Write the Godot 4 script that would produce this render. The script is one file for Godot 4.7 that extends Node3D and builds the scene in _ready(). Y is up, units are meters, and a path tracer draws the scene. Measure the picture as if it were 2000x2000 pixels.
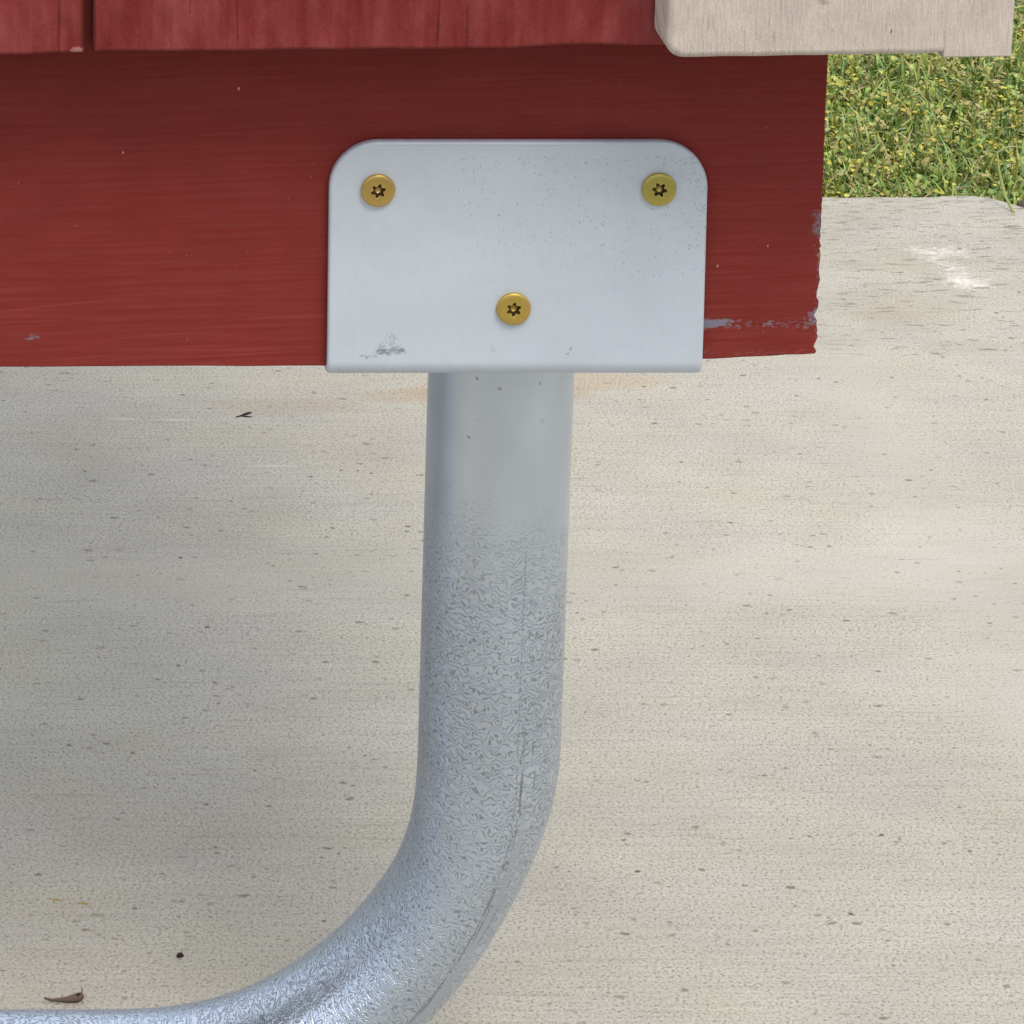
extends Node3D
# A close view of the corner of a small raised shed: red siding and skirt board, cream
# corner trim, a steel bracket with three screws and a bent pipe leg, over a concrete slab.
# Origin: on the slab, under the skirt board's front face. x right, y up, z towards the viewer.

var rng := RandomNumberGenerator.new()

func _ready():
	rng.seed = 77
	# ---------------- camera
	var cam := Camera3D.new()
	cam.name = "camera"
	var near := 0.05
	cam.set_frustum(near * 2000.0 / 5700.0, Vector2(near * 1000.0 / 5700.0, -near * 1960.0 / 5700.0), near, 60.0)
	cam.position = Vector3(-0.1379, 0.6265, 0.752)
	cam.rotation_degrees = Vector3(-9.8, 0, 0)
	add_child(cam)
	cam.current = true
	# ---------------- overcast sky and a soft sun
	var sm := ProceduralSkyMaterial.new()
	sm.sky_top_color = Color(0.95, 0.97, 1.0)
	sm.sky_horizon_color = Color(0.46, 0.49, 0.535)
	sm.sky_curve = 0.5
	sm.ground_bottom_color = Color(0.30, 0.30, 0.26)
	sm.ground_horizon_color = Color(0.45, 0.46, 0.42)
	sm.sun_angle_max = 1.0
	var sky := Sky.new()
	sky.sky_material = sm
	var env := Environment.new()
	env.background_mode = Environment.BG_SKY
	env.sky = sky
	env.background_energy_multiplier = 1.15
	env.ambient_light_source = Environment.AMBIENT_SOURCE_SKY
	env.tonemap_mode = Environment.TONE_MAPPER_LINEAR
	env.tonemap_exposure = 1.62
	env.sdfgi_enabled = true
	env.ssao_enabled = true
	env.ssil_enabled = true
	var we := WorldEnvironment.new()
	we.name = "environment"
	we.environment = env
	add_child(we)
	var sun := DirectionalLight3D.new()
	sun.name = "sun"
	sun.light_color = Color(1.0, 0.97, 0.92)
	sun.light_energy = 0.5
	sun.light_angular_distance = 28.0
	sun.shadow_enabled = true
	add_child(sun)
	sun.look_at_from_position(Vector3.ZERO, -Vector3(0.25, 1.0, 0.5), Vector3.UP)
	# ---------------- the setting
	build_slab()
	build_lawn()
	# ---------------- the shed
	build_shed()
	# ---------------- litter
	build_litter()

# =====================================================================  helpers
func obj(called: String, mesh: Mesh, mat: Material, parent: Node = self) -> MeshInstance3D:
	var o := MeshInstance3D.new()
	o.name = called
	o.mesh = mesh
	if mat: o.material_override = mat
	o.cast_shadow = GeometryInstance3D.SHADOW_CASTING_SETTING_ON
	parent.add_child(o, true)
	return o

func tag(o: Node, label: String, category := "", group := "", kind := ""):
	if label: o.set_meta("label", label)
	if category: o.set_meta("category", category)
	if group: o.set_meta("group", group)
	if kind: o.set_meta("kind", kind)

class Mb:
	var v := PackedVector3Array()
	var n := PackedVector3Array()
	var uv := PackedVector2Array()
	var ix := PackedInt32Array()
	func add(p: Vector3, nn: Vector3, u := Vector2.ZERO) -> int:
		v.append(p); n.append(nn); uv.append(u)
		return v.size() - 1
	# a triangle whose front is the side its stored normals point to (clockwise seen from there)
	func tri(a: int, b: int, c: int):
		var g := (v[b] - v[a]).cross(v[c] - v[a])
		if g.dot(n[a] + n[b] + n[c]) > 0.0:
			ix.append_array([a, c, b])
		else:
			ix.append_array([a, b, c])
	func quad(a: int, b: int, c: int, d: int):
		tri(a, b, c); tri(a, c, d)
	func done(m := ArrayMesh.new()) -> ArrayMesh:
		var arr := []
		arr.resize(Mesh.ARRAY_MAX)
		arr[Mesh.ARRAY_VERTEX] = v
		arr[Mesh.ARRAY_NORMAL] = n
		arr[Mesh.ARRAY_TEX_UV] = uv
		arr[Mesh.ARRAY_INDEX] = ix
		m.add_surface_from_arrays(Mesh.PRIMITIVE_TRIANGLES, arr)
		return m

# A board: an outline in x,y (any winding) pulled from z_back to z_front with its front edge rounded off by
# bevel. uv = (position - uv0) / uvs, y down.
func board(outline: PackedVector2Array, z_back: float, z_front: float, bevel: float, uv0: Vector2, uvs: Vector2) -> ArrayMesh:
	var b := Mb.new()
	var o := outline
	var area := 0.0
	for i in o.size():
		var q := o[(i + 1) % o.size()]
		area += o[i].x * q.y - q.x * o[i].y
	if area < 0.0:
		o.reverse()
	var k := o.size()
	var nor: Array[Vector2] = []
	for i in k:
		var e0 := (o[i] - o[(i + k - 1) % k]).normalized()
		var e1 := (o[(i + 1) % k] - o[i]).normalized()
		var m := (Vector2(e0.y, -e0.x) + Vector2(e1.y, -e1.x))
		var l := maxf(m.length_squared() * 0.5, 0.5)
		nor.append(m / l)
	var muv := func(p: Vector2, z: float) -> Vector2:
		return Vector2((p.x - uv0.x) / uvs.x, (uv0.y - p.y + (z_front - z) * 0.8) / uvs.y)
	var steps := 4
	var rings := []
	var prof := [[0.0, z_back, 0.0]]            # inset, z, tilt of normal towards +z
	for s in steps + 1:
		var a := PI * 0.5 * s / steps
		prof.append([bevel * (1.0 - cos(a)), z_front - bevel + bevel * sin(a), a])
	for pr in prof:
		var ring := []
		for i in k:
			var p := o[i] - nor[i] * float(pr[0])
			var n2 := nor[i].normalized()
			var a: float = pr[2]
			ring.append(b.add(Vector3(p.x, p.y, pr[1]), Vector3(n2.x * cos(a), n2.y * cos(a), sin(a)), muv.call(p, pr[1])))
		rings.append(ring)
	for r in rings.size() - 1:
		for i in k:
			var j := (i + 1) % k
			b.quad(rings[r][i], rings[r][j], rings[r + 1][j], rings[r + 1][i])
	var inner := PackedVector2Array()
	for i in k: inner.append(o[i] - nor[i] * bevel)
	for face in 2:
		var pts := inner if face == 0 else o
		var t := Geometry2D.triangulate_polygon(o)
		var base := b.v.size()
		for p in pts:
			b.add(Vector3(p.x, p.y, z_front if face == 0 else z_back), Vector3(0, 0, 1 if face == 0 else -1), muv.call(p, z_front))
		for i in range(0, t.size(), 3):
			b.tri(base + t[i], base + t[i + 1], base + t[i + 2])
	return b.done()

func box_mesh(lo: Vector3, hi: Vector3) -> ArrayMesh:
	return board(PackedVector2Array([Vector2(lo.x, lo.y), Vector2(hi.x, lo.y), Vector2(hi.x, hi.y), Vector2(lo.x, hi.y)]), lo.z, hi.z, 0.0015, Vector2(lo.x, hi.y), Vector2(0.3, 0.3))

# ------------------------------------------------------------------ textures
# noise of features about sx by sy pixels, as bytes, seamless on request
func noise(w: int, h: int, sx: float, sy: float, seed_: int, octaves := 3, seamless := false) -> PackedByteArray:
	var f := FastNoiseLite.new()
	f.noise_type = FastNoiseLite.TYPE_SIMPLEX_SMOOTH
	f.seed = seed_
	f.fractal_type = FastNoiseLite.FRACTAL_FBM if octaves > 1 else FastNoiseLite.FRACTAL_NONE
	f.fractal_octaves = octaves
	var m := minf(sx, sy)
	var gw := maxi(8, int(w * m / sx))
	var gh := maxi(8, int(h * m / sy))
	f.frequency = 1.0 / m
	var im: Image
	if seamless:
		im = f.get_seamless_image(gw, gh, false, false, 0.15, true)
	else:
		im = f.get_image(gw, gh, false, false, true)
	im.convert(Image.FORMAT_L8)
	if gw != w or gh != h:
		im.resize(w, h, Image.INTERPOLATE_CUBIC)
	return im.get_data()

func tex_rgb(w: int, h: int, data: PackedByteArray) -> ImageTexture:
	return ImageTexture.create_from_image(Image.create_from_data(w, h, false, Image.FORMAT_RGB8, data))

func tex_normal(w: int, h: int, height: PackedFloat32Array, scale_: float) -> ImageTexture:
	var im := Image.create_from_data(w, h, false, Image.FORMAT_RF, height.to_byte_array())
	im.bump_map_to_normal_map(scale_)
	return ImageTexture.create_from_image(im)

# a soft elongated spot that multiplies (k) or mixes to a colour in an RGB byte image, wrapping round
func spot(d: PackedByteArray, w: int, h: int, cx: float, cy: float, rx: float, ry: float, turn: float, col: Vector3, amount: float, ragged := 0.0):
	var r := int(ceil(maxf(rx, ry))) + 1
	var c := cos(turn)
	var s := sin(turn)
	for y in range(int(cy) - r, int(cy) + r + 1):
		for x in range(int(cx) - r, int(cx) + r + 1):
			var dx := x - cx
			var dy := y - cy
			var a := (dx * c + dy * s) / rx
			var b := (-dx * s + dy * c) / ry
			var q := a * a + b * b
			if ragged > 0.0: q += ragged * (rng.randf() - 0.3)
			if q >= 1.0: continue
			var t := amount * minf(1.0, (1.0 - q) * 2.0)
			var i := (posmod(y, h) * w + posmod(x, w)) * 3
			d[i] = int(lerpf(d[i], col.x, t))
			d[i + 1] = int(lerpf(d[i + 1], col.y, t))
			d[i + 2] = int(lerpf(d[i + 2], col.z, t))

# many small ragged touches scattered along a line of points, in pixels
func smudge(d: PackedByteArray, w: int, h: int, pts: Array, count: int, sx: float, sy: float, r0: float, r1: float, flat: float, col: Vector3, a0: float, a1: float):
	for k in count:
		var f := rng.randf() * (pts.size() - 1.001)
		var q: Vector2 = pts[int(f)].lerp(pts[int(f) + 1], f - int(f)) + Vector2(rng.randfn(0, sx), rng.randfn(0, sy))
		var rr := rng.randf_range(r0, r1)
		spot(d, w, h, q.x, q.y, rr * flat, rr, rng.randf_range(-0.3, 0.3), col, rng.randf_range(a0, a1), 0.7)

func mat(color: Color, rough: float, metal := 0.0) -> StandardMaterial3D:
	var m := StandardMaterial3D.new()
	m.albedo_color = color
	m.roughness = rough
	m.metallic = metal
	return m

# =====================================================================  concrete slab
const TILE := 0.7
const LITTER := Vector3(0.0012, -0.0043, -0.0045)
const SLAB := Vector3(0.003, -0.0043, -0.0165)     # where the slab lies
func slab_back(x: float) -> float:     # where the slab ends behind
	var j := sin(x * 61.0) * 0.0012 + sin(x * 143.0 + 1.0) * 0.0007 + sin(x * 31.0) * 0.001
	if x < 0.372: return -0.7165 + j
	if x < 0.392: return -0.7165 + j + 0.0025 * pow((x - 0.372) / 0.02, 2.0)
	return -0.714 + j + (x - 0.392) * 0.92

func build_slab():
	var W := 2048
	var d := PackedByteArray()
	d.resize(W * W * 3)
	var hgt := PackedFloat32Array()
	hgt.resize(W * W)
	var big := noise(W, W, 900, 500, 3, 3, true)
	var mid := noise(W, W, 190, 110, 5, 4, true)
	var streak := noise(W, W, 220, 5, 7, 2, true)
	var fine := noise(W, W, 5, 4, 9, 2, true)
	var grain := noise(W, W, 2.4, 2.1, 11, 1, true)
	var hue := noise(W, W, 300, 180, 13, 3, true)
	for i in W * W:
		var g := grain[i] / 255.0 - 0.5
		var f := fine[i] / 255.0 - 0.5
		var s := streak[i] / 255.0 - 0.5
		var l := 1.0 + (big[i] / 255.0 - 0.5) * 0.05 + (mid[i] / 255.0 - 0.5) * 0.05 + s * 0.07 + (f * 0.13 + g * 0.15) * (0.7 + mid[i] / 255.0 * 0.6)
		# the troughs of the grain are coloured darker
		var dk := f + g * 0.8
		if dk < -0.22: l -= minf(0.18, (-0.22 - dk) * 0.8)
		var t := (hue[i] / 255.0 - 0.5) * 0.04
		d[i * 3] = clampi(int(167.0 * l * (1.0 + t * 0.25)), 0, 255)
		d[i * 3 + 1] = clampi(int(163.0 * l), 0, 255)
		d[i * 3 + 2] = clampi(int(154.0 * l * (1.0 - t)), 0, 255)
		hgt[i] = s * 0.5 + f * 0.55 + g * 0.35
	# grit and pin holes, longer along the broom strokes
	for k in 10000:
		var cx := rng.randf() * W
		var cy := rng.randf() * W
		var r := 0.7 + pow(rng.randf(), 5.0) * 2.2
		var tone := rng.randf_range(70, 125)
		spot(d, W, W, cx, cy, r * rng.randf_range(1.0, 2.6), r, rng.randf_range(-0.25, 0.25), Vector3(tone, tone * 0.93, tone * 0.8), rng.randf_range(0.15, 0.6))
	for k in 60:
		var cx := rng.randf() * W
		var cy := rng.randf() * W
		var r := rng.randf_range(1.4, 2.8)
		var tone := rng.randf_range(40, 80)
		spot(d, W, W, cx, cy, r * rng.randf_range(1.0, 1.7), r * 0.8, rng.randf_range(-0.5, 0.5), Vector3(tone, tone * 0.92, tone * 0.85), 0.75, 0.5)
		var i0 := (int(cy) % W) * W + int(cx) % W
		hgt[i0] -= 0.8
	# scored strokes of the broom
	for k in 700:
		var tone := rng.randf_range(100, 140)
		spot(d, W, W, rng.randf() * W, rng.randf() * W, rng.randf_range(12, 46), 1.3, rng.randf_range(-0.07, 0.07), Vector3(tone, tone * 0.95, tone * 0.86), rng.randf_range(0.1, 0.3), 0.7)
	var plain := tex_rgb(W, W, d)
	# marks with a place of their own: (x, z) on the slab; they lie in one tile only
	var at := func(x: float, z: float) -> Vector2: return Vector2((x + 0.15) / TILE * W, (z + 0.73) / TILE * W)
	var p: Vector2
	var smear := [Vector2(0.327, -0.644), Vector2(0.352, -0.642), Vector2(0.332, -0.639), Vector2(0.340, -0.627), Vector2(0.343, -0.614), Vector2(0.338, -0.604), Vector2(0.350, -0.601), Vector2(0.344, -0.612)]
	for k in 800:
		var f := pow(rng.randf(), 1.15) * (smear.size() - 1.001)
		var q: Vector2 = smear[int(f)].lerp(smear[int(f) + 1], f - int(f)) + Vector2(rng.randfn(0, 0.0035), rng.randfn(0, 0.0032))
		p = at.call(q.x, q.y)
		spot(d, W, W, p.x, p.y, rng.randf_range(2, 7), rng.randf_range(1.6, 4.5), rng.randf_range(-0.2, 0.2), Vector3(226, 225, 223), rng.randf_range(0.05, 0.19), 0.6)
	for a in [[-0.085, -0.463, 26, 3.0], [-0.062, -0.462, 34, 3.5], [-0.02, -0.42, 40, 2.5]]:
		p = at.call(a[0], a[1])
		spot(d, W, W, p.x, p.y, a[2], a[3], 0.0, Vector3(204, 200, 192), 0.4, 0.9)
	for a in [[0.09, -0.49, 150, 40, 0.22], [0.135, -0.50, 120, 28, 0.18], [0.05, -0.485, 90, 26, 0.14], [-0.01, -0.475, 120, 30, 0.12]]:
		p = at.call(a[0], a[1])
		spot(d, W, W, p.x, p.y, a[2], a[3], 0.0, Vector3(150, 116, 78), a[4], 0.5)
	for a in [[0.20, -0.33, 260, 90, 0.10], [0.28, -0.36, 220, 90, 0.12], [0.24, -0.25, 200, 90, 0.08]]:
		p = at.call(a[0], a[1])
		spot(d, W, W, p.x, p.y, a[2], a[3], 0.0, Vector3(208, 211, 208), a[4], 0.4)
	# rougher, browner strip near the grass
	for k in 900:
		p = at.call(rng.randf_range(0.20, 0.47), -0.715 + pow(rng.randf(), 1.6) * 0.19)
		var tone := rng.randf_range(80, 112)
		spot(d, W, W, p.x, p.y, rng.randf_range(4, 20), rng.randf_range(1.2, 3.2), rng.randf_range(-0.2, 0.2), Vector3(tone, tone * 0.9, tone * 0.8), rng.randf_range(0.15, 0.5), 0.9)
	for k in 26:
		p = at.call(rng.randf_range(0.2, 0.47), rng.randf_range(-0.715, -0.52))
		spot(d, W, W, p.x, p.y, rng.randf_range(50, 130), rng.randf_range(20, 60), 0.0, Vector3(140, 132, 116), 0.12, 0.5)
	for a in [[-0.122, -0.123, 7, 1.6], [-0.113, -0.121, 8, 1.6]]:
		p = at.call(a[0], a[1])
		spot(d, W, W, p.x, p.y, a[2], a[3], 0.1, Vector3(140, 118, 40), 0.7)
	var m := mat(Color(1, 1, 1), 0.93)
	m.albedo_texture = plain
	m.normal_enabled = true
	m.normal_texture = tex_normal(W, W, hgt, 1.6)
	m.normal_scale = 0.8
	m.metallic_specular = 0.3
	var marked: StandardMaterial3D = m.duplicate()
	marked.albedo_texture = tex_rgb(W, W, d)
	# the slab: its back edge runs left to right and turns at a clipped corner
	var b := Mb.new()
	var c := Mb.new()           # the tile with the marks
	var xs := []
	for i in 15: xs.append(-3.0 + i * 0.19)
	for i in 73: xs.append(-0.15 + 0.0077 * i)
	for i in 17: xs.append(0.43 + 0.03 * i)
	var put := func(p: Vector3, n: Vector3, u: Vector2) -> int:
		b.add(p, n, (u - Vector2(-0.15, -0.73)) / TILE)
		return c.add(p, n, (u - Vector2(-0.15, -0.73)) / TILE)
	var rows := []
	var r_ := 0.006
	for x in xs:
		var zb: float = slab_back(x)
		var col := []
		for z in [0.75, 0.3, -0.03, zb + 0.06, zb + r_ * 2.0, zb + r_]:
			col.append(put.call(Vector3(x, 0, z), Vector3.UP, Vector2(x, z)))
		for s in range(1, 5):
			var a := PI * 0.5 * s / 4.0
			var z := zb + r_ - r_ * sin(a)
			col.append(put.call(Vector3(x, -r_ + r_ * cos(a), z), Vector3(0, cos(a), -sin(a)), Vector2(x, z)))
		col.append(put.call(Vector3(x, -0.12, zb), Vector3(0, 0, -1), Vector2(x, zb - 0.12)))
		rows.append(col)
	for i in rows.size() - 1:
		for j in rows[i].size() - 1:
			var inside: bool = xs[i] > -0.1501 and xs[i + 1] < 0.5501 and j >= 2
			(c if inside else b).quad(rows[i][j], rows[i + 1][j], rows[i + 1][j + 1], rows[i][j + 1])
	# front face and right-hand side
	var e0: int = put.call(Vector3(-3.0, 0, 0.75), Vector3(0, 0, 1), Vector2(-3.0, 0))
	var e1: int = put.call(Vector3(0.91, 0, 0.75), Vector3(0, 0, 1), Vector2(0.91, 0))
	var e2: int = put.call(Vector3(0.91, -0.12, 0.75), Vector3(0, 0, 1), Vector2(0.91, 0.12))
	var e3: int = put.call(Vector3(-3.0, -0.12, 0.75), Vector3(0, 0, 1), Vector2(-3.0, 0.12))
	b.quad(e0, e1, e2, e3)
	var q := []
	for z in [0.75, slab_back(0.91)]:
		q.append(put.call(Vector3(0.91, 0, z), Vector3(1, 0, 0), Vector2(0, z)))
		q.append(put.call(Vector3(0.91, -0.12, z), Vector3(1, 0, 0), Vector2(0.12, z)))
	b.quad(q[0], q[1], q[3], q[2])
	var slab_mesh := b.done()
	slab_mesh.surface_set_material(0, m)
	c.done(slab_mesh)
	slab_mesh.surface_set_material(1, marked)
	var o := obj("concrete_slab", slab_mesh, null)
	o.position = SLAB
	tag(o, "broom finished tan concrete slab under the shed and pipe leg", "", "", "structure")

# =====================================================================  lawn
func leaf(b: Mb, at: Vector3, dir: Vector3, up: Vector3, l: float, w: float, fold := 0.25, droop := 0.2):
	var side := dir.cross(up).normalized()
	var n := side.cross(dir).normalized()
	if n.dot(up) < 0: n = -n
	var mid := []
	var lf := []
	var rt := []
	var prof := [0.12, 0.85, 1.0, 0.62, 0.0]
	for i in 5:
		var t := i / 4.0
		var c := at + dir * l * t - n * droop * l * t * t
		mid.append(b.add(c, n))
		if i < 4:
			lf.append(b.add(c - side * w * 0.5 * prof[i] + n * w * fold * prof[i] * 0.5, (n + side * fold).normalized()))
			rt.append(b.add(c + side * w * 0.5 * prof[i] + n * w * fold * prof[i] * 0.5, (n - side * fold).normalized()))
	for i in 3:
		b.quad(lf[i], lf[i + 1], mid[i + 1], mid[i])
		b.quad(mid[i], mid[i + 1], rt[i + 1], rt[i])
	b.tri(lf[3], mid[4], mid[3])
	b.tri(mid[3], mid[4], rt[3])

func sprig(seed_: int, count: int, height: float, l0: float, l1: float, ratio: float) -> ArrayMesh:
	var g := RandomNumberGenerator.new()
	g.seed = seed_
	var b := Mb.new()
	for i in count:
		var t := (i + 0.5) / count
		var a := i * 2.4 + g.randf() * 0.7
		var up := Vector3(g.randf_range(-0.5, 0.5), 1.0, g.randf_range(-0.5, 0.5)).normalized()
		var dir := Vector3(cos(a), lerpf(0.05, 0.9, t * g.randf()), sin(a)).normalized()
		var root := Vector3(g.randf_range(-0.004, 0.004), height * (0.25 + 0.75 * t), g.randf_range(-0.004, 0.004)) + Vector3(dir.x, 0, dir.z) * g.randf() * 0.006
		var l := g.randf_range(l0, l1)
		leaf(b, root, dir, up, l, l * ratio * g.randf_range(0.8, 1.2), 0.35, g.randf_range(0.0, 0.35))
	# the stem
	for k in 3:
		var a := k * TAU / 3.0
		var n := Vector3(cos(a), 0.2, sin(a)).normalized()
		var s := Vector3(-sin(a), 0, cos(a)) * 0.0006
		var top := Vector3(g.randf_range(-0.003, 0.003), height, g.randf_range(-0.003, 0.003))
		b.quad(b.add(-s, n), b.add(s, n), b.add(top + s * 0.5, n), b.add(top - s * 0.5, n))
	return b.done()

func blade(seed_: int, h: float, lean: float, w: float) -> ArrayMesh:
	var g := RandomNumberGenerator.new()
	g.seed = seed_
	var b := Mb.new()
	var lr := []
	var n_ := 6
	for i in n_ + 1:
		var t := float(i) / n_
		var p := Vector3(lean * t * t, h * t - 0.35 * absf(lean) * t * t * t, g.randf_range(-0.001, 0.001) * t)
		var ww := w * 0.5 * (1.0 - pow(t, 2.2)) + 0.0001
		var n := Vector3(-1.0, 2.0 * lean * t / maxf(h, 0.01), 0).normalized()
		if n.y < 0: n = -n
		lr.append([b.add(p + Vector3(0, 0, -ww), (n + Vector3(0, 0, -0.3)).normalized()), b.add(p - n * ww * 0.5, n), b.add(p + Vector3(0, 0, ww), (n + Vector3(0, 0, 0.3)).normalized())])
	for i in n_:
		b.quad(lr[i][0], lr[i + 1][0], lr[i + 1][1], lr[i][1])
		b.quad(lr[i][1], lr[i + 1][1], lr[i + 1][2], lr[i][2])
	return b.done()

func lawn_spot(dense: bool) -> Vector3:
	# behind the slab, and to the right of it; half of the plants stand in the nearest strip
	while true:
		var x: float
		var z: float
		if dense:      # thickest along the slab's back edge, thinning out behind it
			x = rng.randf_range(-0.7, 1.35) if rng.randf() < 0.6 else rng.randf_range(0.2, 0.8)
			z = slab_back(minf(x, 0.9) - SLAB.x) + SLAB.z + log(1.0 - rng.randf() * 0.97) * 0.42
		else:
			x = rng.randf_range(-1.3, 1.9)
			z = rng.randf_range(-2.2, 1.6)
		if x > 0.91 or z > 0.745 or z < slab_back(x - SLAB.x) + SLAB.z - 0.002: return Vector3(x, 0, z)
	return Vector3.ZERO

func scatter(called: String, mesh: Mesh, m: Material, dense: int, sparse: int, s0: float, s1: float, tilt: float, sink: float, cols: Array, label: String):
	var mm := MultiMesh.new()
	mm.transform_format = MultiMesh.TRANSFORM_3D
	mm.use_colors = true
	mm.mesh = mesh
	mm.instance_count = dense + sparse
	for i in dense + sparse:
		var p := lawn_spot(i < dense)
		p.y = -0.0263 + sink
		var bs := Basis(Vector3.UP, rng.randf() * TAU)
		bs = Basis(Vector3(rng.randf_range(-1, 1), 0, rng.randf_range(-1, 1)).normalized(), rng.randf() * tilt) * bs
		mm.set_instance_transform(i, Transform3D(bs.scaled(Vector3.ONE * rng.randf_range(s0, s1)), p))
		var c: Color = cols[rng.randi() % cols.size()]
		var k := rng.randf_range(0.75, 1.25)
		mm.set_instance_color(i, Color(c.r * k, c.g * k, c.b * k))
	var o := MultiMeshInstance3D.new()
	o.name = called
	o.multimesh = mm
	o.material_override = m
	add_child(o, true)
	tag(o, label, "grass", "", "stuff")

func build_lawn():
	var soil_noise := NoiseTexture2D.new()
	soil_noise.width = 512
	soil_noise.height = 512
	soil_noise.seamless = true
	var fn := FastNoiseLite.new()
	fn.frequency = 0.03
	fn.fractal_octaves = 5
	soil_noise.noise = fn
	var ramp := Gradient.new()
	ramp.offsets = PackedFloat32Array([0.2, 0.5, 0.8])
	ramp.colors = PackedColorArray([Color(0.24, 0.24, 0.12), Color(0.33, 0.36, 0.17), Color(0.42, 0.46, 0.22)])
	soil_noise.color_ramp = ramp
	var sm := mat(Color(1, 1, 1), 1.0)
	sm.albedo_texture = soil_noise
	sm.uv1_triplanar = true
	sm.uv1_world_triplanar = true
	sm.uv1_scale = Vector3(1.5, 1.5, 1.5)
	var pm := PlaneMesh.new()
	pm.size = Vector2(100, 100)
	var ground := obj("ground", pm, sm)
	ground.position = Vector3(0, -0.0263, 0)
	tag(ground, "soil under the grass round the concrete slab", "", "", "structure")
	var lm := mat(Color(1, 1, 1), 0.6)
	lm.vertex_color_use_as_albedo = true
	lm.cull_mode = BaseMaterial3D.CULL_DISABLED
	lm.backlight_enabled = true
	lm.backlight = Color(0.35, 0.4, 0.15)
	var green := [Color(0.23, 0.35, 0.06), Color(0.32, 0.42, 0.11), Color(0.11, 0.20, 0.04), Color(0.40, 0.46, 0.13), Color(0.24, 0.36, 0.15)]
	var olive := [Color(0.32, 0.33, 0.09), Color(0.38, 0.34, 0.11), Color(0.26, 0.28, 0.08), Color(0.42, 0.35, 0.15)]
	var yellow := [Color(0.46, 0.41, 0.04), Color(0.40, 0.40, 0.07), Color(0.50, 0.40, 0.06)]
	var dry := [Color(0.45, 0.37, 0.22), Color(0.36, 0.28, 0.16), Color(0.52, 0.45, 0.30)]
	scatter("ground_cover", sprig(1, 9, 0.020, 0.006, 0.010, 0.42), lm, 32000, 24000, 0.35, 0.75, 0.5, 0.0, green, "small leaved green ground cover plants carpeting the lawn")
	scatter("ground_cover", sprig(2, 8, 0.026, 0.005, 0.008, 0.45), lm, 15000, 12000, 0.35, 0.75, 0.6, 0.0, olive, "olive tinted small leaved weeds mixed through the lawn")
	scatter("yellow_flowers", sprig(3, 4, 0.031, 0.0035, 0.006, 0.8), lm, 5200, 2700, 0.35, 0.75, 0.6, 0.0, yellow, "tiny yellow blossoms and leaf tips dotted over the lawn")
	scatter("grass", blade(4, 0.032, 0.012, 0.0026), lm, 38000, 22500, 0.4, 0.9, 0.7, 0.0, green, "green grass blades growing behind the concrete slab")
	scatter("grass", blade(5, 0.030, 0.022, 0.0024), lm, 20200, 10500, 0.4, 0.9, 0.7, 0.0, olive, "pale olive grass blades leaning over between the weeds")
	scatter("dry_grass", blade(6, 0.014, 0.022, 0.0018), lm, 6600, 3000, 0.4, 0.9, 1.0, 0.008, dry, "dry straw coloured grass bits caught in the lawn")

# =====================================================================  shed
func red_wood(w: int, h: int, kind: int) -> Array:
	# kind 0: rough-sawn siding, grain upright; kind 1: smooth skirt board, brush strokes along it
	var d := PackedByteArray()
	d.resize(w * h * 3)
	var hg := PackedFloat32Array()
	hg.resize(w * h)
	var big := noise(w, h, 180, 160, 21 + kind, 3)
	var str_ := noise(w, h, 14, 240, 23, 3) if kind == 0 else noise(w, h, 420, 12, 24, 3)
	var str2 := noise(w, h, 5, 90, 25, 2) if kind == 0 else noise(w, h, 260, 4, 26, 2)
	var blot := noise(w, h, 42, 70, 29, 3)
	var gr := noise(w, h, 2.5, 4, 27, 1)
	for y in h:
		for x in w:
			var i := y * w + x
			var j := i
			if kind == 1: j = clampi(y + int(float(x) * 0.035), 0, h - 1) * w + x   # strokes rise slightly to the right
			var a := big[i] / 255.0 - 0.5
			var s := str_[j] / 255.0 - 0.5
			var s2 := str2[j] / 255.0 - 0.5
			var g := gr[i] / 255.0 - 0.5
			var l := 1.0
			var pale := 0.0
			if kind == 0:
				var bl := blot[i] / 255.0 - 0.5
				l += a * 0.14 + bl * 0.16 + s * 0.07 + s2 * 0.04 + g * 0.05
				pale = clampf(a * 0.5 + bl * 0.7 + s * 0.2, -0.3, 0.4)
				hg[i] = s * 0.5 + s2 * 0.25 + g * 0.2 + bl * 1.6
			else:
				var low := smoothstep(0.45, 0.8, float(y) / h)
				l += a * 0.06 + s * (0.035 + 0.08 * low) * clampf(0.6 + a * 2.5, 0.0, 1.6) + s2 * (0.008 + 0.03 * low) * clampf(0.6 - a * 3.0, 0.0, 1.6) + g * 0.06
				pale = clampf(s * 0.35 + s2 * 0.2, -0.2, 0.25)
				hg[i] = s * 0.3 * clampf(0.5 + a * 2.5, 0.0, 1.5) + s2 * 0.06 + g * 0.2
			d[i * 3] = clampi(int((127.0 if kind == 0 else 130.0) * l), 0, 255)
			d[i * 3 + 1] = clampi(int((50.0 if kind == 0 else 52.0) * l + pale * 26.0), 0, 255)
			d[i * 3 + 2] = clampi(int((49.0 if kind == 0 else 48.0) * l + pale * 30.0), 0, 255)
	return [d, hg]

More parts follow.
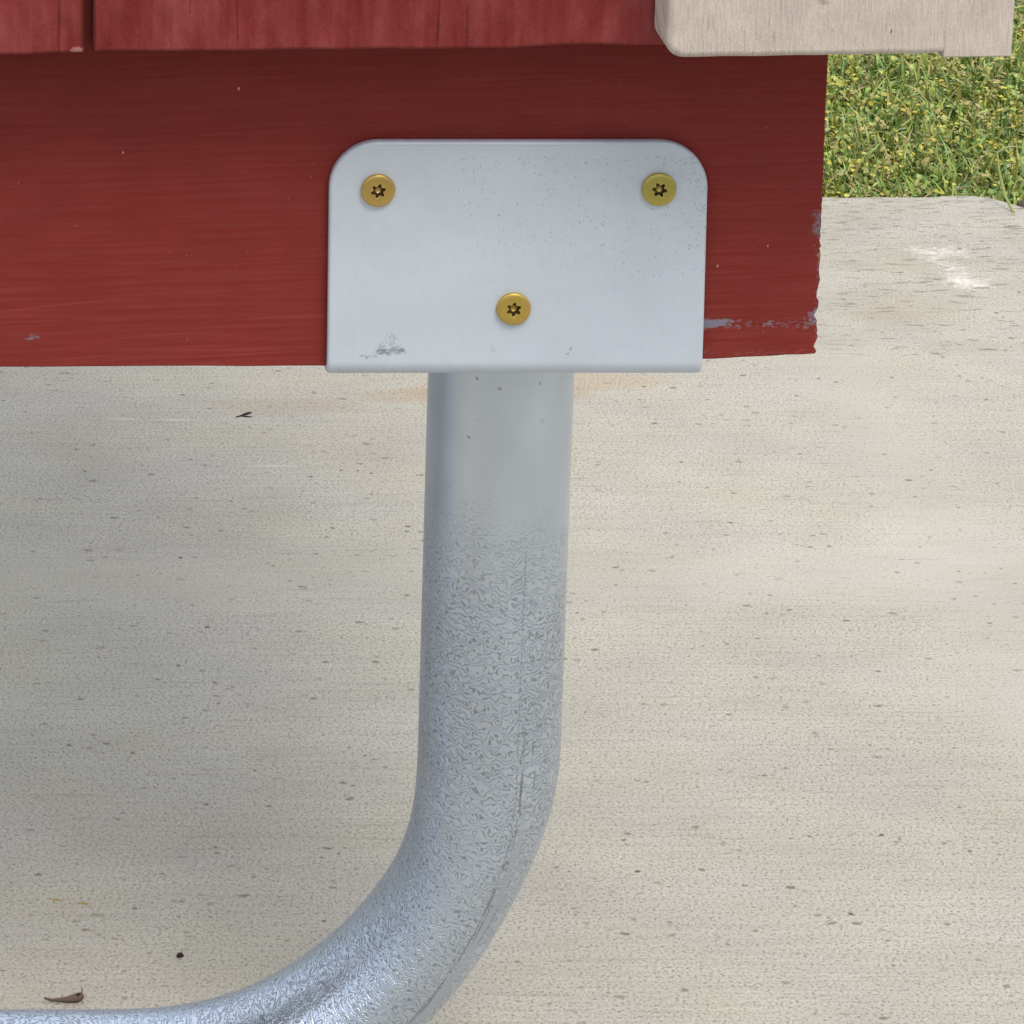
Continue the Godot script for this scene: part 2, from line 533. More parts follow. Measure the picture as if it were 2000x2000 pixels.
func build_shed():
	var shed := Node3D.new()
	shed.name = "shed"
	add_child(shed)
	tag(shed, "small raised shed with red board walls, cream corner trim and a bent silver pipe leg", "shed")
	# ---- siding
	var sw := 1024
	var sh := 512
	var rw := red_wood(sw, sh, 0)
	var sd: PackedByteArray = rw[0]
	for k in 55:   # knife checks and deep grain
		var tone := rng.randf_range(60, 95)
		spot(sd, sw, sh, rng.randf() * sw, rng.randf() * sh, rng.randf_range(1.0, 2.2), rng.randf_range(8, 40), rng.randf_range(-0.12, 0.12), Vector3(tone, tone * 0.25, tone * 0.22), rng.randf_range(0.25, 0.6), 0.4)
	for k in 60:
		spot(sd, sw, sh, rng.randf() * sw, rng.randf() * sh, rng.randf_range(4, 14), rng.randf_range(5, 20), 0, Vector3(158, 84, 84), 0.25, 0.9)
	spot(sd, sw, sh, 361, 345, 2.2, 34, 0.02, Vector3(92, 26, 24), 0.6, 0.3)
	spot(sd, sw, sh, 384, 362, 10, 3, 0.0, Vector3(200, 158, 158), 0.6, 0.5)
	var siding_m := mat(Color(1, 1, 1), 0.78)
	siding_m.albedo_texture = tex_rgb(sw, sh, sd)
	siding_m.normal_enabled = true
	siding_m.normal_texture = tex_normal(sw, sh, rw[1], 2.4)
	siding_m.normal_scale = 0.9
	siding_m.metallic_specular = 0.35
	var edges := [-0.925, -0.7225, -0.5202, -0.3179, -0.1149]   # grooves between planks
	for i in 5:
		var x0: float = edges[i] + 0.0011
		var x1: float = (edges[i + 1] - 0.0011) if i < 4 else 0.1015
		var ol := PackedVector2Array()
		var steps := 26
		for k in steps + 1:
			var x := lerpf(x0, x1, float(k) / steps)
			var y := 0.3572 + (x + 0.138) * 0.0125 + rng.randf_range(-0.00022, 0.00022)
			if i == 4:
				y = 0.3579 + (x + 0.113) * 0.0085 + rng.randf_range(-0.0002, 0.0002)
				if x > -0.002: y += 0.0006
			ol.append(Vector2(x, y))
		ol.append(Vector2(x1, 0.95))
		ol.append(Vector2(x0, 0.95))
		obj("siding_plank", board(ol, 0.012, 0.028, 0.0011, Vector2(x0 - 0.03 * i, 0.50), Vector2(0.21, 0.20)), siding_m, shed)
	var back_ol := PackedVector2Array([Vector2(-0.925, 0.3570), Vector2(0.1012, 0.3590), Vector2(0.1012, 0.95), Vector2(-0.925, 0.95)])
	obj("wall_sheathing", board(back_ol, 0.0005, 0.0235, 0.0005, Vector2(-0.925, 0.5), Vector2(0.21, 0.2)), mat(Color(0.42, 0.13, 0.12), 0.9), shed)
	# ---- skirt board
	var kw := 2048
	var kh := 768
	var kx0 := -0.17
	var ks := Vector2(0.27, 0.27 * kh / kw)
	var kr := red_wood(kw, kh, 1)
	var kd: PackedByteArray = kr[0]
	var kat := func(x: float, y: float) -> Vector2: return Vector2((x - kx0) / ks.x * kw, (0.3555 - y) / ks.y * kh)
	var p: Vector2
	for k in 60:
		p = Vector2(rng.randf() * kw, rng.randf_range(0.05, 0.98) * kh)
		var tone := rng.randf_range(130, 175)
		spot(kd, kw, kh, p.x, p.y, rng.randf_range(0.8, 1.8), rng.randf_range(1.0, 3.4), rng.randf_range(-0.4, 0.4), Vector3(tone, tone * 0.72, tone * 0.7), rng.randf_range(0.25, 0.8))
	for a in [[-0.0733, 0.3372, 2.0, 4.5], [-0.1045, 0.319, 1.6, 3.0], [0.0585, 0.2862, 1.5, 4.0], [0.072, 0.292, 1.2, 3.0]]:
		p = kat.call(a[0], a[1])
		spot(kd, kw, kh, p.x, p.y, a[2], a[3], 0.1, Vector3(205, 190, 186), 0.85)
	# scuffs down to grey primer near the cut end
	var primer := Vector3(128, 128, 144)
	var kl := func(x0: float, y0: float, x1: float, y1: float) -> Array: return [kat.call(x0, y0), kat.call(x1, y1)]
	smudge(kd, kw, kh, kl.call(0.0548, 0.2690, 0.0612, 0.2698), 120, 6, 4, 2.0, 5.0, 2.4, primer, 0.25, 0.7)
	smudge(kd, kw, kh, kl.call(0.0612, 0.2694, 0.0655, 0.2688), 16, 6, 4, 1.2, 3.0, 1.6, primer, 0.3, 0.8)
	smudge(kd, kw, kh, kl.call(0.0655, 0.2690, 0.0868, 0.2694), 60, 8, 5, 1.0, 2.6, 2.2, primer, 0.15, 0.6)
	smudge(kd, kw, kh, kl.call(0.0725, 0.2692, 0.0742, 0.2697), 14, 4, 3, 1.6, 3.4, 1.4, primer, 0.4, 0.8)
	smudge(kd, kw, kh, kl.call(0.0866, 0.2728, 0.0860, 0.2700), 90, 10, 9, 1.6, 4.6, 1.4, primer, 0.3, 0.8)
	smudge(kd, kw, kh, kl.call(0.0862, 0.3010, 0.0856, 0.2955), 120, 8, 12, 2.0, 5.5, 1.1, primer, 0.12, 0.5)
	smudge(kd, kw, kh, kl.call(0.0862, 0.2920, 0.0866, 0.2780), 80, 3.5, 8, 1.2, 3.6, 0.8, primer, 0.25, 0.7)
	smudge(kd, kw, kh, kl.call(0.0864, 0.2905, 0.0864, 0.2880), 30, 3, 6, 1.2, 3.0, 0.9, Vector3(176, 132, 92), 0.3, 0.7)
	smudge(kd, kw, kh, kl.call(0.0868, 0.2690, 0.0868, 0.2615), 50, 3.5, 8, 1.2, 3.2, 0.8, primer, 0.2, 0.6)
	smudge(kd, kw, kh, kl.call(-0.1305, 0.2652, -0.1275, 0.2656), 30, 6, 3, 1.2, 3.4, 1.6, primer, 0.15, 0.5)
	smudge(kd, kw, kh, kl.call(0.0640, 0.2606, 0.0862, 0.2612), 50, 10, 2.5, 0.8, 2.0, 3.0, Vector3(160, 110, 108), 0.1, 0.4)
	smudge(kd, kw, kh, kl.call(0.0555, 0.2612, 0.0580, 0.2612), 14, 4, 4, 1.0, 2.2, 1.2, primer, 0.2, 0.5)
	# paler worn strokes near the bottom
	for a in [[-0.125, 0.2745, 200, 2.4, -0.11], [-0.10, 0.2655, 160, 2.6, -0.08], [-0.055, 0.2715, 220, 3.0, -0.05], [-0.07, 0.2605, 150, 2.4, -0.06], [-0.115, 0.2595, 120, 2.2, -0.09]]:
		p = kat.call(a[0], a[1])
		spot(kd, kw, kh, p.x, p.y, a[2], a[3], a[4], Vector3(158, 78, 76), 0.35, 0.9)
	var skirt_m := mat(Color(1, 1, 1), 0.62)
	skirt_m.albedo_texture = tex_rgb(kw, kh, kd)
	skirt_m.normal_enabled = true
	skirt_m.normal_texture = tex_normal(kw, kh, kr[1], 2.0)
	skirt_m.normal_scale = 0.3
	skirt_m.metallic_specular = 0.2
	var so := PackedVector2Array()
	so.append(Vector2(-0.92, 0.2560))
	var kn := [[-0.138, 0.2564], [-0.0476, 0.2569], [0.0, 0.2577], [0.0545, 0.2587], [0.0866, 0.2604]]
	for k in 4:
		for t in 8:
			var f := t / 8.0
			so.append(Vector2(lerpf(kn[k][0], kn[k + 1][0], f), lerpf(kn[k][1], kn[k + 1][1], f) + rng.randf_range(-0.00012, 0.00012)))
	so.append(Vector2(0.0866, 0.2604))
	var y_ := 0.2612
	while y_ < 0.36:   # the saw-torn end
		var tear := 0.00035 if y_ < 0.298 else 0.0001
		var chip := rng.randf_range(0.0003, 0.0008) if (y_ < 0.298 and rng.randf() < 0.22) else 0.0
		so.append(Vector2(0.0868 - (y_ - 0.26) * 0.010 - chip + rng.randf_range(-tear, tear), y_))
		y_ += rng.randf_range(0.0005, 0.0022)
	so.append(Vector2(0.0858, 0.366))
	so.append(Vector2(-0.92, 0.366))
	obj("skirt_board", board(so, -0.038, 0.0, 0.0005, Vector2(kx0, 0.3555), ks), skirt_m, shed)
	# ---- corner trim
	var tw := 1024
	var th := 512
	var td := PackedByteArray()
	td.resize(tw * th * 3)
	var thg := PackedFloat32Array()
	thg.resize(tw * th)
	var n1 := noise(tw, th, 200, 150, 31, 3)
	var n2 := noise(tw, th, 9, 90, 32, 3)
	var n3 := noise(tw, th, 3, 12, 33, 1)
	for i in tw * th:
		var a := n1[i] / 255.0 - 0.5
		var s := n2[i] / 255.0 - 0.5
		var g := n3[i] / 255.0 - 0.5
		var l := 1.0 + a * 0.07 + s * 0.10 + g * 0.05
		td[i * 3] = clampi(int(199.0 * l), 0, 255)
		td[i * 3 + 1] = clampi(int(187.0 * l * (1.0 + a * 0.02)), 0, 255)
		td[i * 3 + 2] = clampi(int(178.0 * l), 0, 255)
		thg[i] = s * 1.0 + g * 0.4
	for k in 170:
		var tone := rng.randf_range(110, 150)
		spot(td, tw, th, rng.randf() * tw * 0.77, rng.randf() * th, rng.randf_range(0.8, 1.7), rng.randf_range(6, 30), rng.randf_range(-0.05, 0.05), Vector3(tone, tone * 0.95, tone * 0.88), rng.randf_range(0.2, 0.55), 0.5)
	var tat := func(x: float, y: float) -> Vector2: return Vector2((x - 0.03) / 0.1 * tw, (0.39 - y) / 0.05 * th)
	for a in [[0.0712, 0.3768, 20, 9, 0.35, 130], [0.070, 0.3778, 8, 5, 0.5, 95], [0.0888, 0.3691, 2.5, 8, 0.8, 90], [0.0995, 0.3745, 8, 8, 0.4, 225]]:
		p = tat.call(a[0], a[1])
		spot(td, tw, th, p.x, p.y, a[2], a[3], 0.15, Vector3(a[5], a[5] * 0.9, a[5] * 0.82), a[4], 0.5)
	var trim_m := mat(Color(1, 1, 1), 0.75)
	trim_m.albedo_texture = tex_rgb(tw, th, td)
	trim_m.normal_enabled = true
	trim_m.normal_texture = tex_normal(tw, th, thg, 3.0)
	trim_m.normal_scale = 0.7
	trim_m.metallic_specular = 0.3
	var to := PackedVector2Array()
	to.append(Vector2(0.0319, 0.95))
	for k in 9:
		var a := PI + PI * 0.5 * k / 8.0
		to.append(Vector2(0.0364 + 0.0045 * cos(a), 0.3661 + 0.0045 * sin(a)))
	for k in 12:
		var f := (k + 1) / 13.0
		to.append(Vector2(lerpf(0.0364, 0.1008, f), lerpf(0.3616, 0.3626, f) + rng.randf_range(-0.0001, 0.0001)))
	to.append(Vector2(0.1042, 0.3629))
	to.append(Vector2(0.1042, 0.95))
	obj("trim_board", board(to, 0.0285, 0.043, 0.0021, Vector2(0.03, 0.39), Vector2(0.1, 0.05)), trim_m, shed)
	var te := PackedVector2Array([Vector2(0.1023, 0.3619), Vector2(0.1196, 0.3622), Vector2(0.1200, 0.3626), Vector2(0.1200, 0.95), Vector2(0.1023, 0.95)])
	obj("trim_board", board(te, -0.055, 0.0429, 0.0005, Vector2(0.035, 0.39), Vector2(0.1, 0.05)), trim_m, shed)
	# ---- the rest of the small box behind the corner
	var inside := mat(Color(0.45, 0.38, 0.28), 0.9)
	obj("floor_panel", box_mesh(Vector3(-0.92, 0.3665, -0.27), Vector3(0.101, 0.380, -0.0005)), inside, shed)
	obj("side_wall", box_mesh(Vector3(0.0905, 0.3805, -0.27), Vector3(0.1018, 0.95, -0.0005)), siding_m, shed)
	obj("back_wall", box_mesh(Vector3(-0.92, 0.3665, -0.285), Vector3(0.1018, 0.95, -0.2705)), siding_m, shed)
	obj("roof_panel", box_mesh(Vector3(-0.93, 0.9505, -0.295), Vector3(0.125, 0.965, 0.044)), siding_m, shed)
	build_leg(shed)

func build_leg(shed: Node3D):
	# ---- hammered silver paint for the pipe
	var w := 1024
	var h := 2048
	var length := 0.345     # metres of pipe that the texture covers along its length
	var d := PackedByteArray()
	d.resize(w * h * 3)
	var hg := PackedFloat32Array()
	hg.resize(w * h)
	var worm := noise(w, h, 40, 30, 41, 2)
	var worm2 := noise(w, h, 14, 14, 42, 1)
	var cut := noise(w, h, 26, 16, 43, 1)
	var fade := noise(w, h, 120, 60, 44, 3)
	var soft := noise(w, h, 160, 260, 45, 3)
	var gr := noise(w, h, 3, 3, 46, 1)
	for y in h:
		var s := float(y) / h * length      # metres below the bracket
		for x in w:
			var i := y * w + x
			var u := float(x) / w
			var f := fade[i] / 255.0 - 0.5
			var front := 0.047 + 0.008 * sin(u * TAU * 1.0 + 2.2)
			var k := smoothstep(front - 0.010, front + 0.040, s + f * 0.022)
			var c := cut[i] / 255.0
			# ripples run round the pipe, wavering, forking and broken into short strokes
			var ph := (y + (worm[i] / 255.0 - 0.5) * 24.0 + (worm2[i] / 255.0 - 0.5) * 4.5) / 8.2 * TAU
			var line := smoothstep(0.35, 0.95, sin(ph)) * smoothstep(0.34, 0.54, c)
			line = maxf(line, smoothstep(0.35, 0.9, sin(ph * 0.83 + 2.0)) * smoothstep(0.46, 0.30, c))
			# towards the outside of the bend the paint has run smooth in a band
			var bw_ := 0.004 + 0.020 * smoothstep(0.13, 0.26, s)
			var band := (1.0 - smoothstep(bw_, bw_ + 0.006, absf(u - 0.562 - (f * 0.012)))) * smoothstep(0.125, 0.15, s)
			k *= 1.0 - band * 0.85
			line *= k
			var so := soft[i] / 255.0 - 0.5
			var l := 1.0 + so * 0.06 - line * 0.22 - band * 0.06 + (gr[i] / 255.0 - 0.5) * 0.035  # ripple lines darkened in the colour, painting in the shade of their relief
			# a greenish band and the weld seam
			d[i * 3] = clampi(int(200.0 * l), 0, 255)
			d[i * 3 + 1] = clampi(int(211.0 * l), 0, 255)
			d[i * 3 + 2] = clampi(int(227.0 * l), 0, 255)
			hg[i] = -line * 0.6 + k * (c - 0.5) * 0.5 + (gr[i] / 255.0 - 0.5) * 0.06
	# u = 0.5 faces the viewer squarely; the seam lies a little right of the middle
	for y in range(int(0.055 / length * h), h):
		var s := float(y) / h * length
		var cx := int((0.538 + 0.002 * sin(s * 40.0)) * w)
		for x in range(cx - 3, cx + 4):
			var i := y * w + x
			var q := 1.0 if x < cx else -1.0
			hg[i] += q * 0.45 * (1.0 - absf(x - cx) / 4.0)
			if absi(x - cx) <= 1 and rng.randf() < 0.6:
				for ch in 3: d[i * 3 + ch] = int(d[i * 3 + ch] * 0.88)
	for k in 60:
		var s := rng.randf_range(0.112, 0.32)
		spot(d, w, h, (0.545 + rng.randf_range(-0.006, 0.006) + (0.03 if k % 4 == 0 else 0.0)) * w, s / length * h, rng.randf_range(1.5, 3.5), rng.randf_range(12, 50), rng.randf_range(-0.1, 0.1), Vector3(116, 118, 118), rng.randf_range(0.2, 0.5), 0.8)
	for k in 26:
		spot(d, w, h, rng.randf() * w, rng.randf_range(0.0, 0.02) / length * h, rng.randf_range(8, 30), rng.randf_range(2, 5), 0, Vector3(128, 130, 118), rng.randf_range(0.06, 0.2), 0.9)
	for a in [[0.405, 0.022], [0.47, 0.006], [0.42, 0.004], [0.56, 0.005]]:
		spot(d, w, h, a[0] * w, a[1] / length * h, rng.randf_range(2.5, 6), rng.randf_range(2, 4), rng.randf(), Vector3(105, 103, 100), 0.5, 0.9)
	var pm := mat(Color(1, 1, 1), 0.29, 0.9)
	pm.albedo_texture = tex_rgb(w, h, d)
	pm.normal_enabled = true
	pm.normal_texture = tex_normal(w, h, hg, 1.35)
	pm.normal_scale = 1.0
	# ---- the pipe: down, round a bend to the left, along the slab and up again out of view
	var R := 0.1131
	var r := 0.0205
	var flat_r := 0.0165        # the bend squeezes the pipe in its own plane
	var cx := 0.0045
	var y0 := 0.1289
	var yb := y0 - R
	var b := Mb.new()
	var path := []              # position, tangent, length along, radius in the plane of the bend
	var squeeze := func(t: float) -> float: return lerpf(r, flat_r, smoothstep(0.0, 0.5, t) * smoothstep(0.0, 0.5, PI * 0.5 - t))
	for k in 14:
		path.append([Vector3(cx, lerpf(0.2543, y0, k / 13.0), -0.024), Vector3(0, -1, 0), (0.2543 - y0) * k / 13.0, r])
	var s_ := 0.2543 - y0
	for k in range(1, 41):
		var a := PI * 0.5 * k / 40.0
		path.append([Vector3(cx - R + R * cos(a), y0 - R * sin(a), -0.024), Vector3(-sin(a), -cos(a), 0), s_ + R * a, squeeze.call(a)])
	s_ += R * PI * 0.5
	for k in range(1, 11):
		path.append([Vector3(cx - R - 0.5 * k / 10.0, yb, -0.024), Vector3(-1, 0, 0), s_ + 0.5 * k / 10.0, r])
	s_ += 0.5
	var lx := cx - R - 0.5
	for k in range(1, 25):
		var a := PI * 0.5 * k / 24.0
		path.append([Vector3(lx - R * sin(a), yb + R - R * cos(a), -0.024), Vector3(-cos(a), sin(a), 0), s_ + R * a, squeeze.call(a)])
	s_ += R * PI * 0.5
	path.append([Vector3(lx - R, 0.2545, -0.024), Vector3(0, 1, 0), s_ + 0.13, r])
	var rings := []
	var nseg := 72
	for q in path:
		var t: Vector3 = q[1]
		var side := t.cross(Vector3(0, 0, 1)).normalized()     # in the plane of the bend
		var v: float = q[2] / length
		if v > 1.0: v = 1.0 - 0.6 * pingpong((v - 1.0) / 0.6, 1.0)
		var ring := []
		for j in nseg + 1:
			var a := TAU * j / nseg
			var k: float = q[3] / r
			var n := (-Vector3(0, 0, 1) * cos(a) * k - side * sin(a)).normalized()     # j = half: towards the viewer
			ring.append(b.add(q[0] + (-Vector3(0, 0, 1) * cos(a) - side * sin(a) * k) * r, n, Vector2(1.0 - float(j) / nseg, v)))
		rings.append(ring)
	for i in rings.size() - 1:
		for j in nseg:
			b.quad(rings[i][j], rings[i][j + 1], rings[i + 1][j + 1], rings[i + 1][j])
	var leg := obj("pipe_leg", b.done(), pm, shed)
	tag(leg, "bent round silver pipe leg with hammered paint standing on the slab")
	# ---- bracket: a plate bent back under the board
	var bw := 1024
	var bh := 768
	var bd := PackedByteArray()
	bd.resize(bw * bh * 3)
	var bhg := PackedFloat32Array()
	bhg.resize(bw * bh)
	var m1 := noise(bw, bh, 300, 220, 51, 3)
	var m2 := noise(bw, bh, 4, 4, 52, 1)
	var m3 := noise(bw, bh, 26, 60, 53, 3)
	for i in bw * bh:
		var l := 1.0 + (m1[i] / 255.0 - 0.5) * 0.035 + (m2[i] / 255.0 - 0.5) * 0.03 + (m3[i] / 255.0 - 0.5) * 0.018
		bd[i * 3] = clampi(int(200.0 * l), 0, 255)
		bd[i * 3 + 1] = clampi(int(208.0 * l), 0, 255)
		bd[i * 3 + 2] = clampi(int(222.0 * l), 0, 255)
		bhg[i] = (m2[i] / 255.0 - 0.5) * 0.25 + (m3[i] / 255.0 - 0.5) * 0.2
	var bat := func(x: float, y: float) -> Vector2: return Vector2((x + 0.05) / 0.108 * bw, (0.325 - y) / 0.081 * bh)
	for k in 420:   # fine dirt specks, thicker towards the upper right corner
		var x := 0.054 - pow(rng.randf(), 2.0) * 0.07
		var y := 0.321 - pow(rng.randf(), 1.6) * 0.035
		var p: Vector2 = bat.call(x, y)
		var tone := rng.randf_range(110, 150)
		spot(bd, bw, bh, p.x, p.y, rng.randf_range(1.0, 2.2), rng.randf_range(1.2, 3.4), rng.randf_range(-0.5, 0.5), Vector3(tone * 0.94, tone * 0.97, tone), rng.randf_range(0.2, 0.65))
	for k in 160:
		var p := Vector2(rng.randf() * bw, rng.randf() * bh)
		spot(bd, bw, bh, p.x, p.y, rng.randf_range(0.8, 1.5), rng.randf_range(0.8, 1.6), 0, Vector3(135, 138, 145), rng.randf_range(0.1, 0.4))
	var ink := Vector3(112, 114, 128)
	var seg := func(x0: float, y0: float, x1: float, y1: float) -> Array: return [bat.call(x0, y0), bat.call(x1, y1)]
	smudge(bd, bw, bh, seg.call(-0.0338, 0.2644, -0.0272, 0.2648), 60, 6, 4, 2.0, 5.0, 1.8, ink, 0.12, 0.4)
	smudge(bd, bw, bh, seg.call(-0.0306, 0.2692, -0.0300, 0.2650), 40, 7, 6, 2.0, 4.5, 0.9, ink, 0.06, 0.26)
	smudge(bd, bw, bh, seg.call(-0.0331, 0.2668, -0.0336, 0.2642), 26, 4, 4, 1.6, 4.0, 0.9, ink, 0.12, 0.4)
	smudge(bd, bw, bh, seg.call(-0.0392, 0.2626, -0.0345, 0.2632), 24, 7, 5, 1.6, 4.4, 1.2, ink, 0.08, 0.3)
	smudge(bd, bw, bh, seg.call(0.0189, 0.2658, 0.0174, 0.2634), 20, 2, 3, 1.4, 3.2, 0.8, ink, 0.12, 0.45)
	smudge(bd, bw, bh, seg.call(-0.0032, 0.2660, -0.0026, 0.2648), 9, 2, 3, 1.2, 2.6, 1.0, ink, 0.1, 0.3)
	var bm := mat(Color(1, 1, 1), 0.45, 0.12)
	bm.albedo_texture = tex_rgb(bw, bh, bd)
	bm.normal_enabled = true
	bm.normal_texture = tex_normal(bw, bh, bhg, 1.5)
	bm.normal_scale = 0.4
	var plate := obj("mounting_bracket", bracket_mesh(), bm, shed)
	tag(plate, "flat grey steel bracket with rounded top corners, bent under the red board")
	# ---- screws
	var tones := [Color(0.75, 0.63, 0.36), Color(0.72, 0.66, 0.35), Color(0.75, 0.64, 0.33)]
	var socket_shade := mat(Color(0.30, 0.23, 0.08), 0.7, 0.3)  # dark brown that paints the shade of the shallow socket into its colour
	var turns := [0.3, 0.9, 1.5]
	var spots := [Vector2(-0.0354, 0.3091), Vector2(0.0408, 0.3094), Vector2(0.0024, 0.2749)]
	for i in 3:
		var s := obj("screw", screw_mesh(mat(tones[i], 0.36 + 0.04 * i, 0.62), socket_shade), null, plate)
		s.position = Vector3(spots[i].x, spots[i].y + 0.0005, 0.0031)
		s.rotation = Vector3(rng.randf_range(-0.05, 0.05), rng.randf_range(-0.05, 0.05), turns[i])

func bracket_mesh() -> ArrayMesh:
	var b := Mb.new()
	var th := 0.0020
	var zf := 0.0030
	var yb := 0.2542          # lowest point
	var rb := 0.0056          # outer radius of the bend
	var top := 0.3232
	var rc := 0.0134
	var prof := []            # y, z, normal, half-inset
	for k in 15:
		var a := PI * 0.5 * k / 14.0
		prof.append([top - rc * (1.0 - cos(PI * 0.5 - a)) if false else top - rc + rc * cos(PI * 0.5 - (PI * 0.5 - a)) , zf, Vector3(0, 0, 1), rc * (1.0 - sin(a))])
	for k in range(1, 7):
		prof.append([lerpf(top - rc, yb + rb, k / 6.0), zf, Vector3(0, 0, 1), 0.0])
	for k in range(1, 13):
		var a := PI * 0.5 * k / 12.0
		prof.append([yb + rb - rb * sin(a), zf - rb + rb * cos(a), Vector3(0, -sin(a), cos(a)), 0.0])
	for z in [-0.015, -0.036]:
		prof.append([yb, z, Vector3(0, -1, 0), 0.0])
	# outer and inner faces with a rounded rim round all sides
	var rows := []
	var nx := 10
	var s := 0.0
	var e := 0.0010
	var lastp := Vector2.ZERO
	for i in prof.size():
		var q = prof[i]
		var here := Vector2(q[0], q[1])
		if i > 0: s += here.distance_to(lastp)
		lastp = here
		var f: float = clampf((0.3232 - q[0]) / 0.06, 0, 1)
		var xl: float = lerpf(-0.0486, -0.0481, f) + q[3]
		var xr: float = lerpf(0.0541, 0.0550, f) - q[3]
		var n: Vector3 = q[2]
		var row := []
		var vv := s / 0.081
		var P := Vector3(0, q[0], q[1])
		var edge_n := Vector3(0, 0, 0)
		# direction out of the sheet at the corner arcs
		var slope: float = clampf(q[3] / rc, 0, 1)
		var outl := Vector3(-sqrt(maxf(0.0, 1.0 - slope * slope)) if q[3] > 0 else -1.0, slope, 0).normalized()
		var outr := Vector3(-outl.x, outl.y, 0)
		for side in [0, 1]:
			var x0 := xl if side == 0 else xr
			var on := outl if side == 0 else outr
			var strip := []
			for k in 6:
				var a := PI * 0.5 * k / 5.0
				var nn := (on * cos(a) + n * sin(a)).normalized()
				var pp := Vector3(x0, P.y, P.z) - on * e * (1.0 - cos(a)) - n * e * (1.0 - sin(a))
				strip.append(b.add(pp, nn, Vector2((pp.x + 0.05) / 0.108, vv)))
			var inner := b.add(Vector3(x0, P.y, P.z) - n * th, on, Vector2((x0 + 0.05) / 0.108, vv))
			row.append([inner] + strip)
		var face := []
		var xa: float = b.v[row[0][6]].x
		var xb: float = b.v[row[1][6]].x
		var y_f: float = b.v[row[0][6]].y
		for k in nx + 1:
			face.append(b.add(Vector3(lerpf(xa, xb, float(k) / nx), y_f, b.v[row[0][6]].z), n, Vector2((lerpf(xa, xb, float(k) / nx) + 0.05) / 0.108, vv)))
		var backf := []
		for k in 2:
			backf.append(b.add(Vector3(xl if k == 0 else xr, P.y, P.z) - n * th, -n, Vector2(0, vv)))
		rows.append([row, face, backf])
	for i in rows.size() - 1:
		var A = rows[i]
		var B = rows[i + 1]
		for side in 2:
			for k in 6:
				b.quad(A[0][side][k], A[0][side][k + 1], B[0][side][k + 1], B[0][side][k])
		for k in nx:
			b.quad(A[1][k], A[1][k + 1], B[1][k + 1], B[1][k])
		b.quad(A[2][0], A[2][1], B[2][1], B[2][0])
	# rounded top rim between the two corner arcs
	var x0: float = lerpf(-0.0486, -0.0481, 0) + rc
	var x1: float = 0.0541 - rc
	var prev := []
	for k in 7:
		var y := top
		var z := zf - th
		var n := Vector3.UP
		if k > 0:
			var a := PI * 0.5 * (k - 1) / 5.0
			n = Vector3(0, cos(a), sin(a))
			y = top - e * (1.0 - cos(a))
			z = zf - e * (1.0 - sin(a))
		var cur := [b.add(Vector3(x0, y, z), n, Vector2((x0 + 0.05) / 0.108, 0)), b.add(Vector3(x1, y, z), n, Vector2((x1 + 0.05) / 0.108, 0))]
		if k > 0: b.quad(prev[0], prev[1], cur[1], cur[0])
		prev = cur
	return b.done()

func screw_mesh(gold: Material, socket_shade: Material) -> ArrayMesh:
	# a flat washer-like head with a rounded rim and a six-lobed socket, facing +z
	var b := Mb.new()
	var inner := Mb.new()
	var N := 72
	var R := 0.0047
	var star := func(a: float) -> float: return 0.00168 + 0.0004 * cos(a * 6.0)
	var rings := []
	var prof := [[R - 0.0002, 0.0, 0.0], [R, 0.0006, 0.1], [R - 0.00012, 0.0010, 0.6], [R - 0.0005, 0.0013, 1.25], [R * 0.7, 0.0014, 1.5], [R * 0.52, 0.00136, PI * 0.5]]
	for q in prof:
		var ring := []
		for j in N + 1:
			var a := TAU * j / N
			ring.append(b.add(Vector3(cos(a) * q[0], sin(a) * q[0], q[1]), Vector3(cos(a) * cos(q[2]), sin(a) * cos(q[2]), sin(q[2]))))
		rings.append(ring)
	# rim of the socket, slightly rolled in
	for st in [[1.06, 0.00133, 1.35], [1.0, 0.00122, 0.7]]:
		var ring := []
		for j in N + 1:
			var a := TAU * j / N
			var q: float = star.call(a) * st[0]
			ring.append(b.add(Vector3(cos(a) * q, sin(a) * q, st[1]), Vector3(-cos(a) * cos(st[2]), -sin(a) * cos(st[2]), sin(st[2]))))
		rings.append(ring)
	for i in rings.size() - 1:
		for j in N:
			b.quad(rings[i][j], rings[i][j + 1], rings[i + 1][j + 1], rings[i + 1][j])
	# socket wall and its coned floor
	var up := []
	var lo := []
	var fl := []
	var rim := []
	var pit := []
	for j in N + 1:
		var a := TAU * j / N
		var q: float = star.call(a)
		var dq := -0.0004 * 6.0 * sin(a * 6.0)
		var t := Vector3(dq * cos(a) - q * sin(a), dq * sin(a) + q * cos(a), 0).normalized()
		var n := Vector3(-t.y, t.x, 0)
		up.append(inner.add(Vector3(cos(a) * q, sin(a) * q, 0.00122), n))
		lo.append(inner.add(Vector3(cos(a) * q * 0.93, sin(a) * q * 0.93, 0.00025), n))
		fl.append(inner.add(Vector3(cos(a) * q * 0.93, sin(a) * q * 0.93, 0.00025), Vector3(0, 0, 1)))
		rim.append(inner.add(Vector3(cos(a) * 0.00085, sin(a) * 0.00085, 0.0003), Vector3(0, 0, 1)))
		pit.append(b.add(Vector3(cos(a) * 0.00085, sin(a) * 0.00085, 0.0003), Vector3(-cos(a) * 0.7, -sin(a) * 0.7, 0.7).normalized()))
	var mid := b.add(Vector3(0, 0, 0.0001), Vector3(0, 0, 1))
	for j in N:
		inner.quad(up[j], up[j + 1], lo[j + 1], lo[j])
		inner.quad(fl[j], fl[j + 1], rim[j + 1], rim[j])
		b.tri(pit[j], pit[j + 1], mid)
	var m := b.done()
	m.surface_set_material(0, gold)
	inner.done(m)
	m.surface_set_material(1, socket_shade)
	return m

